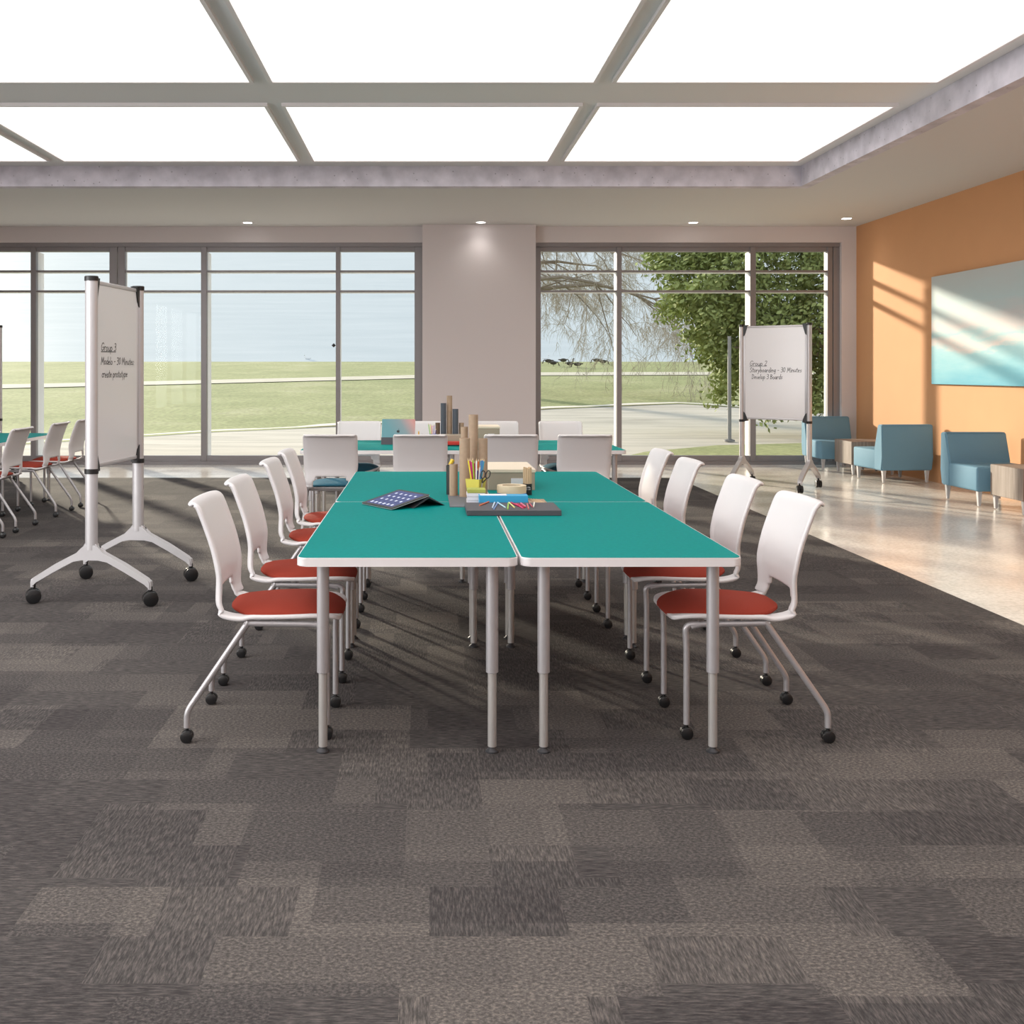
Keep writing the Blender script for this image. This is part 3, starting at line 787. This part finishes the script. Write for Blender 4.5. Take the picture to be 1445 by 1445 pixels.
# blue box
t = thing('card_box', 'bright blue marker box lying behind the charcoal box', 'box', (.252, 4.775, HT))
obj('carton', bx(0, .228, 0, .070, .0, .054, bevel=.001, seg=1), SKYBLUE, t, None)
obj('top_label', bx(.005, .13, .008, .062, .0541, .0552), PAPER, t, None)
# sticky note pads
for i in range(4):
    m = PAPER if i < 3 else LIME
    o = obj('note_pad', bx(0, .086, 0, .085, 0, .016), m, None, None, (.199+.002*(i%2), 4.862, HT+.004+.0175*i))
    tag(o, ('bottom white note pad of the stack by the blue box', 'second white note pad from the bottom of the stack', 'white note pad just under the lime one', 'lime green note pad on top of the stack')[i], 'note pad', 'note pads stacked beside the blue box')
# tapes
for z, m, l, hh in ((0, MIDBLUE, 'blue tape roll underneath the cream one', .038), (.0385, TAPE, 'cream masking tape roll on top of the blue one', .036)):
    b_ = B(); add_lathe(b_, [(.046, 0), (.072, 0), (.072, hh), (.046, hh)], seg=40, close=True)
    o = obj('tape_roll', b_, m, None, 40, (.425, 5.035, HT+z)); tag(o, l, 'tape roll', 'tape rolls')
# stick bundle
t = thing('craft_stick_bundle', 'bundle of pale wooden sticks with a black paper band', 'craft sticks', (.525, 5.26, HT))
b_ = B()
for k in range(12):
    a = 2*PI*k/12; add_tube(b_, [(.018*math.cos(a), .018*math.sin(a), 0), (.018*math.cos(a), .018*math.sin(a), .134+.004*(k%3))], .0048, 8)
for k in range(5):
    a = 2*PI*k/5; add_tube(b_, [(.009*math.cos(a), .009*math.sin(a), 0), (.009*math.cos(a), .009*math.sin(a), .137)], .0048, 8)
obj('sticks', b_, WOODSTICK, t)
obj('paper_band', add_lathe(B(), [(.0225, .001), (.0238, .001), (.0238, .058), (.0225, .058)], seg=28, close=True), BLACK, t)
b_ = B()
for z in (.036, .041, .028):
    for k in range(-3, 4):
        if (k+int(z*1000)) % 4 == 0: continue
        a = -PI/2+k*.18; add_box(b_, .0241*math.cos(a)-.0015, .0241*math.cos(a)+.0015, .0241*math.sin(a)-.0003, .0241*math.sin(a)+.0003, z, z+.0025)
obj('band_print', b_, PAPER, t, None)
# lidded box
def lidded_box(x0, x1, y0, y1, h, label):
    t = thing('storage_box', label, 'storage box', ((x0+x1)/2, (y0+y1)/2, HT)); wx = (x1-x0)/2; wy = (y1-y0)/2
    obj('box_body', bx(-wx, wx, -wy, wy, 0, h-.016, bevel=.002, seg=1), BEIGE_BOX, t, None)
    lid = B(); add_box(lid, -wx-.004, wx+.004, -wy-.004, wy+.004, h-.018, h, bevel=.002, seg=1); obj('lid', lid, CREAM, t, None)
    lb = B(); add_box(lb, -wx*.02, wx*.52, -wy-.0025, -wy, h*.30, h*.57); obj('label_plate', lb, PAPER, t, None)
lidded_box(.335, .585, 5.46, 5.90, .112, 'lidded beige storage box on the foreground tables behind the tape rolls')
# loose sticks on brown card
o = obj('brown_card', bx(0, .085, 0, .25, 0, .002), KRAFT, None, None, (.502, 4.82, HT)); tag(o, 'small brown card lying right of the bright blue box', 'card')
for i in range(4):
    rod('craft_stick', (.510+.012*i, 5.06-.006*i, HT+.0045), (.545+.012*i, 4.86-.004*i, HT+.0045), .0024, WOODSTICK, 'pale loose stick on the brown card, '+('leftmost', 'second from the left', 'third from the left', 'rightmost')[i]+' of four', 'craft stick', 'loose sticks beside the blue box')
# crayons on the box
cr = [(677, 713, 690, 708, (205, 110, 70), 'orange'), (695, 716, 698, 709, (200, 220, 235), 'pale blue'), (697, 718, 702, 710, (120, 150, 200), 'blue'), (702, 709, 713, 716, (190, 225, 235), 'aqua'), (716.5, 718, 717.5, 710, (150, 200, 80), 'green'),
      (718, 709, 726, 716, (230, 220, 150), 'cream'), (721, 709, 732, 714, (190, 40, 90), 'crimson'), (728, 711, 738, 717, (215, 70, 120), 'pink'), (731, 711, 741, 716, (180, 40, 60), 'dark red'), (735, 710, 742, 715, (230, 120, 150), 'light pink'), (744, 711, 746, 718, (200, 110, 110), 'salmon'), (747, 710, 751, 715, (190, 80, 100), 'rose'), (753, 715, 754, 709, (225, 225, 215), 'white')]
for i, (ax, ay, bx_, by, c, nm) in enumerate(cr):
    def wp(px, py):
        zt = HT+.0245+.0035; Y = (HC-zt)*F/(py-VY); return ((px-VX)*Y/F, Y, zt)
    rod('crayon', wp(ax, ay), wp(bx_, by), .0034, colour('crayon_'+nm.replace(' ', '_'), c), nm+' crayon scattered on the charcoal box', 'crayon', 'crayons scattered on the charcoal box')

# tablet with folded cover: local frame x along the low edge, y towards the raised edge
ux = Vector((.157, -.22, 0)).normalized(); ang = math.atan2(ux.y, ux.x)
t = thing('tablet', 'black tablet showing app icons, propped on its dark folded cover', 'tablet', (-.304, 4.88, HT), ang)
tilt = math.atan2(.050, .222); LW, LH = .262, .222
M4 = Matrix.Translation((0, 0, .003)) @ Matrix.Rotation(tilt, 4, 'X')
def tb(nm, bm, m, sm=None):
    bmesh.ops.transform(bm, matrix=M4, verts=bm.verts); return obj(nm, bm, m, t, sm)
b_ = add_prism(B(), rrect(0, LW, 0, LH, .012), 2, 0, .006); tb('tablet_body', b_, BLACK)
b_ = add_prism(B(), rrect(-.001, LW+.001, -.001, LH+.001, .013), 2, .0, .003); tb('back_case', b_, SILVER_LIGHT)
sc_ = tb('screen', bx(.022, LW-.022, .016, LH-.016, .006, .0064), SCREEN)
b_ = B()
for r_ in range(3):
    for c_ in range(5): add_box(b_, .046+c_*.040, .046+c_*.040+.013, .080+r_*.042, .080+r_*.042+.014, .0064, .0068, bevel=.0001, seg=1)
for c_ in range(6): add_box(b_, .036+c_*.034, .036+c_*.034+.015, .028, .044, .0064, .0068)
bmesh.ops.transform(b_, matrix=M4, verts=b_.verts); obj('app_icons', b_, ICON, sc_, None)
b_ = add_prism(B(), [(.205, .046), (.12, .0), (.125, -.0), (.212, .040), (.30, 0), (.305, .0), (.212, .048)], 0, .004, LW-.004)
obj('folded_cover', b_, GREY_BOX, t, None)

# ------------------------------------------------------------------ things on the rear tables
t = thing('tablet_stand', 'open tablet in shiny teal-pink case seen from behind on the rear tables', 'tablet', (-.235, 8.86, HT), -.08)
M4 = Matrix.Rotation(-.28, 4, 'X')
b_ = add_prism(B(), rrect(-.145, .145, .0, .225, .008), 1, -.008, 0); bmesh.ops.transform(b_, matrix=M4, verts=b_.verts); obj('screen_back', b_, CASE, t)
b_ = B(); add_prism(b_, [(-.012, 0), (.0, .0), (.014, .062), (.004, .062)], 0, -.147, .147); obj('cover_flap', b_, GREY_BOX, t, None)
obj('keyboard_base', bx(-.145, .145, .0, .17, 0, .006), GREY_BOX, t, None)
# fruit-shaped mark
b_ = B(); out = []
for k in range(32):
    a = 2*PI*k/32; r_ = .013*(1+.08*math.cos(2*a))
    x_ = r_*math.cos(a); z_ = r_*1.02*math.sin(a)
    if z_ > .010: z_ -= .0025*math.exp(-(x_/.003)**2)
    if z_ < -.010: z_ += .0018*math.exp(-(x_/.003)**2)
    if x_ > .006: x_ -= max(0, .0055-abs(z_-.001)*.75)
    out.append((x_, z_+.115))
add_prism(b_, out, 1, -.0092, -.0082)
add_prism(b_, [(.000, .131), (.003, .130), (.006, .134), (.006, .138), (.002, .136)], 1, -.0092, -.0082)
bmesh.ops.transform(b_, matrix=M4, verts=b_.verts); obj('fruit_logo', b_, BLACK, t, None)
GR = 'cardboard tubes standing on the rear tables'
tube_thing(.162, 9.10, .025, 1.037, GREY_TUBE, 'taller slate grey tube left of the tall brown one on the rear tables', GR)
tube_thing(.216, 9.13, .0245, 1.103, KRAFT, 'tallest brown tube on the rear tables', GR)
tube_thing(.268, 9.08, .026, .986, GREY_TUBE, 'shorter slate grey tube right of the tall brown one on the rear tables', GR)
tube_thing(.112, 9.13, .021, .862, KRAFT_IN, 'short dark brown tube at the left of the rear cluster', GR)
tube_thing(.322, 9.12, .022, .862, KRAFT, 'short brown tube at the right of the rear cluster', GR)
o = obj('low_carton', bx(0, .2, 0, .16, 0, .082, bevel=.002, seg=1), BEIGE_BOX, None, None, (.122, 8.855, HT)); tag(o, 'low beige carton in front of the rear tubes', 'box')
o = obj('book', bx(0, .15, 0, .13, 0, .012), BLACK, None, None, (.15, 8.68, HT)); tag(o, 'black book under the red one on the rear tables', 'book')
o = obj('book', bx(0, .15, 0, .13, 0, .022), colour('red_cover', (205, 50, 40)), None, None, (.15, 8.68, HT+.012)); tag(o, 'red book on top of the black one on the rear tables', 'book')
lidded_box(.455, .655, 9.0, 9.30, .150, 'lidded beige storage box on the rear tables')
t = thing('pencil_cup', 'blue pencil cup on the rear tables', 'pencil cup', (.068, 8.92, HT))
b_ = B(); add_lathe(b_, [(.026, 0), (.034, .088), (.031, .088), (.024, .005)], 0, 0, 4, rot=.3); obj('cup_body', b_, MIDBLUE, t, 20)
for i, (dx, c, nm) in enumerate([(-.045, (150, 205, 80), 'green'), (-.028, (235, 220, 100), 'yellow'), (-.012, (225, 120, 140), 'pink'), (.0, (240, 240, 240), 'white'), (.012, (160, 120, 190), 'purple'), (.03, (90, 60, 140), 'violet')]):
    rod('pencil', (.068+dx*.3, 8.915+.004*(i%3), HT+.008), (.068+dx*.9, 8.915+.004*(i%3), (.868, .864, .858, .85, .862, .822)[i]), .0034, colour('pencil2_'+nm, c), nm+' pencil in the blue cup', 'pencil', 'pencils in the blue cup', tip=WOODSTICK)
for x_, c, nm, h_ in ((-.165, (120, 150, 190), 'blue', .10), (-.135, (235, 180, 70), 'yellow', .125), (-.105, (225, 215, 220), 'white', .105)):
    o = obj('paint_bottle', add_lathe(B(), [(.011, 0), (.0115, h_*.7), (.006, h_*.8), (.005, h_)], seg=14), colour('bottle_'+nm, c), None, 40, (x_+.08, 8.66+abs(x_)*.2, HT))
    tag(o, 'small '+nm+' bottle right of the open tablet on the rear tables', 'bottle', 'small bottles on the rear tables')

# ------------------------------------------------------------------ outdoors
def g(y): return 0 if y < 24 else .058*(y-24)
def strip(name, xs, f0, f1, ny, m, dz, label):
    bm = B(); rows = []
    for x in xs:
        a, b2 = f0(x), f1(x)
        rows.append([bm.verts.new((x, a+(b2-a)*k/ny, g(a+(b2-a)*k/ny)+dz)) for k in range(ny+1)])
    for r0, r1 in zip(rows, rows[1:]):
        for k in range(ny): bm.faces.new((r0[k], r1[k], r1[k+1], r0[k+1]))
    o = struct(name, bm, m, 60, label)
    return o
def interp(tab):
    def f(x):
        if x <= tab[0][0]: return tab[0][1]
        for (a, b2), (c, d) in zip(tab, tab[1:]):
            if x <= c: return b2+(d-b2)*(x-a)/(c-a)
        return tab[-1][1]
    return f
xs = [-60+i for i in range(121)]
strip('lawn', xs, lambda x: 14.93, lambda x: 58+.8*math.sin(x*.2)+.3*math.sin(x*.9), 60, GRASS, -.03, 'wide green lawn sloping to the shore')
curb = interp([(-30, 15.2), (-10, 16.6), (-7.6, 18.3), (-4.7, 22.4), (-2.5, 24.2), (-.2, 25.3), (3.2, 28.6), (7.6, 30.4), (10.6, 27.5), (16, 24), (30, 22)])
xr = [-30+i*.5 for i in range(121)]
strip('road', xr, lambda x: 14.925, curb, 40, ROAD, -.012, 'pale tan paved road outside')
path = interp([(-60, 30), (-15.5, 37.4), (-8.3, 40), (-.3, 43.1), (5, 45), (12, 45.3), (40, 42)])
strip('path', xs, lambda x: path(x)-1.1, lambda x: path(x)+1.1, 4, PATHM, -.005, 'pale gravel footpath crossing the lawn')
strip('kerb', xr, lambda x: curb(x)-.05, lambda x: curb(x)+.38+.12*math.sin(x*2.3), 2, KERB, .02, 'pale kerb between road and lawn')
bm = B(); pts = [(2.6, 15.0), (16, 15.0), (16, 19.5), (8, 19.2), (5.2, 18.3), (3.6, 16.8)]
vs = [bm.verts.new((a, b2, .0)) for a, b2 in pts]; bm.faces.new(vs); struct('grass_verge', bm, GRASS, None, 'grass strip right outside the right window')
bm = B(); vs = [bm.verts.new(q) for q in ((-500, 56, 1.78), (500, 56, 1.78), (500, 500, 1.78+444*.165), (-500, 500, 1.78+444*.165))]; bm.faces.new(vs)
struct('lake', bm, LAKE, None, 'pale blue rippled lake')

# leafy tree
def leafy_tree(x, y, cz, rx, rz_, nc, label, seed, trunk):
    R_ = random.Random(seed)
    t = thing('leafy_tree', label, 'tree', (x, y, g(y)-.02))
    tr_ = B(); add_tube(tr_, [(trunk, 0, -.1), (trunk*.95, 0, 1.2), (trunk*.6, .1, 2.6), (trunk*.3, 0, 4.2)], [.22, .18, .13, .07], 10)
    for k in range(9):
        a = R_.uniform(0, 2*PI); z0 = R_.uniform(1.2, 3.4)
        p0 = Vector((trunk*(1-z0*.15), 0, z0)); p1 = Vector((math.cos(a)*rx*.7, math.sin(a)*rx*.7, z0+R_.uniform(.3, 1.6)))
        add_tube(tr_, [p0, p0.lerp(p1, .5)+Vector((0, 0, .25)), p1], [.07, .045, .02], 6)
    obj('trunk', tr_, BARK, t, 60)
    lf = B()
    for c in range(nc):
        while True:
            d = Vector((R_.gauss(0, 1), R_.gauss(0, 1), R_.gauss(0, 1)))
            if d.length > .1: break
        d.normalize(); rr = R_.uniform(.45, 1)**.6
        rr *= 1+.16*noise.noise(d*1.7+Vector((seed, 0, 0)))
        cc = Vector((d.x*rx*rr, d.y*rx*.8*rr, cz+d.z*rz_*rr)); cr_ = R_.uniform(.22, .5)
        for l in range(95):
            e = Vector((R_.gauss(0, 1), R_.gauss(0, 1), R_.gauss(0, .8))); e = e.normalized()*cr_*R_.uniform(.3, 1)
            p = cc+e; s_ = R_.uniform(.045, .08)
            a = Vector((R_.gauss(0, 1), R_.gauss(0, 1), R_.gauss(0, 1))).normalized(); b2 = a.orthogonal().normalized()*s_*.6; a *= s_
            lf.faces.new([lf.verts.new(q) for q in (p-a, p+b2, p+a, p-b2)])
    me_o = obj('foliage', lf, LEAF, t, None)
leafy_tree(8.0, 21.0, 3.6, 3.3, 3.15, 880, 'bushy green tree outside the right window', 5, 1.6)
# bare tree with drooping twigs
t = thing('bare_tree', 'leafless tree with drooping twigs outside the right window', 'tree', (2.5, 34.0, g(34)-.02))
R_ = random.Random(11); bt = B(); tw = B()
add_tube(bt, [(-.2, 0, -.1), (-.1, 0, 2), (.2, 0, 4.2), (.6, .1, 6.5)], [.32, .26, .2, .1], 10)
def branch(p, d, L, r, depth):
    n = 5; pts = [p]; q = p.copy(); dd = d.copy()
    for k in range(n):
        dd = (dd+Vector((R_.gauss(0, .16), R_.gauss(0, .16), R_.gauss(0, .14)-.05-.03*depth))).normalized()
        q = q+dd*L/n; pts.append(q.copy())
    add_tube(bt if depth < 2 else tw, pts, [r*(1-.7*k/n) for k in range(n+1)], 5 if depth < 2 else 3, cap=False)
    if depth < 4:
        for c in range((8, 7, 7, 6)[depth]):
            k = R_.randint(1, n); b0 = pts[k]
            nd = (dd+Vector((R_.gauss(.05, .6), R_.gauss(0, .55), R_.gauss(-.02, .55)))).normalized()
            branch(b0, nd, L*R_.uniform(.40, .60), max(.005, r*.36), depth+1)
for k in range(8):
    z0 = 3.3+k*.50; a = R_.uniform(-.8, .8)
    branch(Vector((.1+.05*k, 0, z0)), Vector((math.cos(a), math.sin(a), R_.uniform(-.05, .5))).normalized(), R_.uniform(3.8, 5.2), .085, 0)
obj('trunk', bt, BARK, t, 60); obj('twigs', tw, TWIG, t, None)
# post
b_ = B(); add_tube(b_, [(0, 0, -.02), (0, 0, 1.98)], .035, 12); add_lathe(b_, [(.10, 0), (.10, .03), (.04, .05)], seg=14)
o = obj('street_post', b_, POLE, None, 40, (5.72, 19.25, 0)); tag(o, 'thin grey metal post outside, left of the right-hand whiteboard', 'post')
# birds
def goose(px, py, scale, m, label, group, graze, face):
    Y = 2.71/((py-VY)/F+.058) ; X = (px-VX)*Y/F
    b_ = B(); add_ell(b_, (0, 0, .32), (.34, .16, .17), 14, 10); add_ell(b_, (-.36, 0, .36), (.16, .07, .06), 10, 6)
    if graze: neck = [(.25, 0, .38), (.42, 0, .40), (.52, 0, .25), (.55, 0, .12)]
    else: neck = [(.25, 0, .38), (.36, 0, .52), (.36, 0, .68), (.40, 0, .76)]
    add_tube(b_, smooth_path(neck, .08, 4), .045, 8); e = Vector(neck[-1]); add_ell(b_, e, (.075, .05, .05), 10, 6)
    add_tube(b_, [e, e+Vector((.12, 0, -.05 if not graze else -.10))], [.03, .01], 6)
    for s_ in (-1, 1): add_tube(b_, [(.0, s_*.07, .2), (.0, s_*.07, 0), (.08, s_*.07, 0)], .014, 5)
    bmesh.ops.scale(b_, vec=(scale, scale, scale), verts=b_.verts)
    o = obj('goose' if m is GOOSE else 'gull', b_, m, None, 60, (X, Y, g(Y)-.03)); o.rotation_euler[2] = face
    tag(o, label, 'bird', group)
for i, (px, py, gr, fc, l) in enumerate([(774, 513, 1, PI, 'dark goose grazing on the far shore, leftmost of the flock'), (781, 516, 1, .3, 'dark goose grazing low beside the leftmost one on the shore'), (795, 512, 1, 0, 'dark goose on the shoreline, third from left of the flock'), (804, 517, 0, .4, 'dark goose with raised neck in the middle of the flock'), (815, 518, 1, PI, 'dark goose grazing lowest on the bank of the flock'), (842, 512, 1, PI, 'dark goose left of the pair near the window mullion'), (851, 514, 1, .2, 'dark goose nearest the window mullion')]):
    goose(px, py, .55, GOOSE, l, 'geese grazing on the far shore', gr, fc)
goose(770, 508.5, .42, GULL, 'small white gull at the water edge above the geese', None, 0, 0)
goose(434, 508.5, .42, GULL, 'small white gull at the water edge seen through the left window', None, 0, PI)
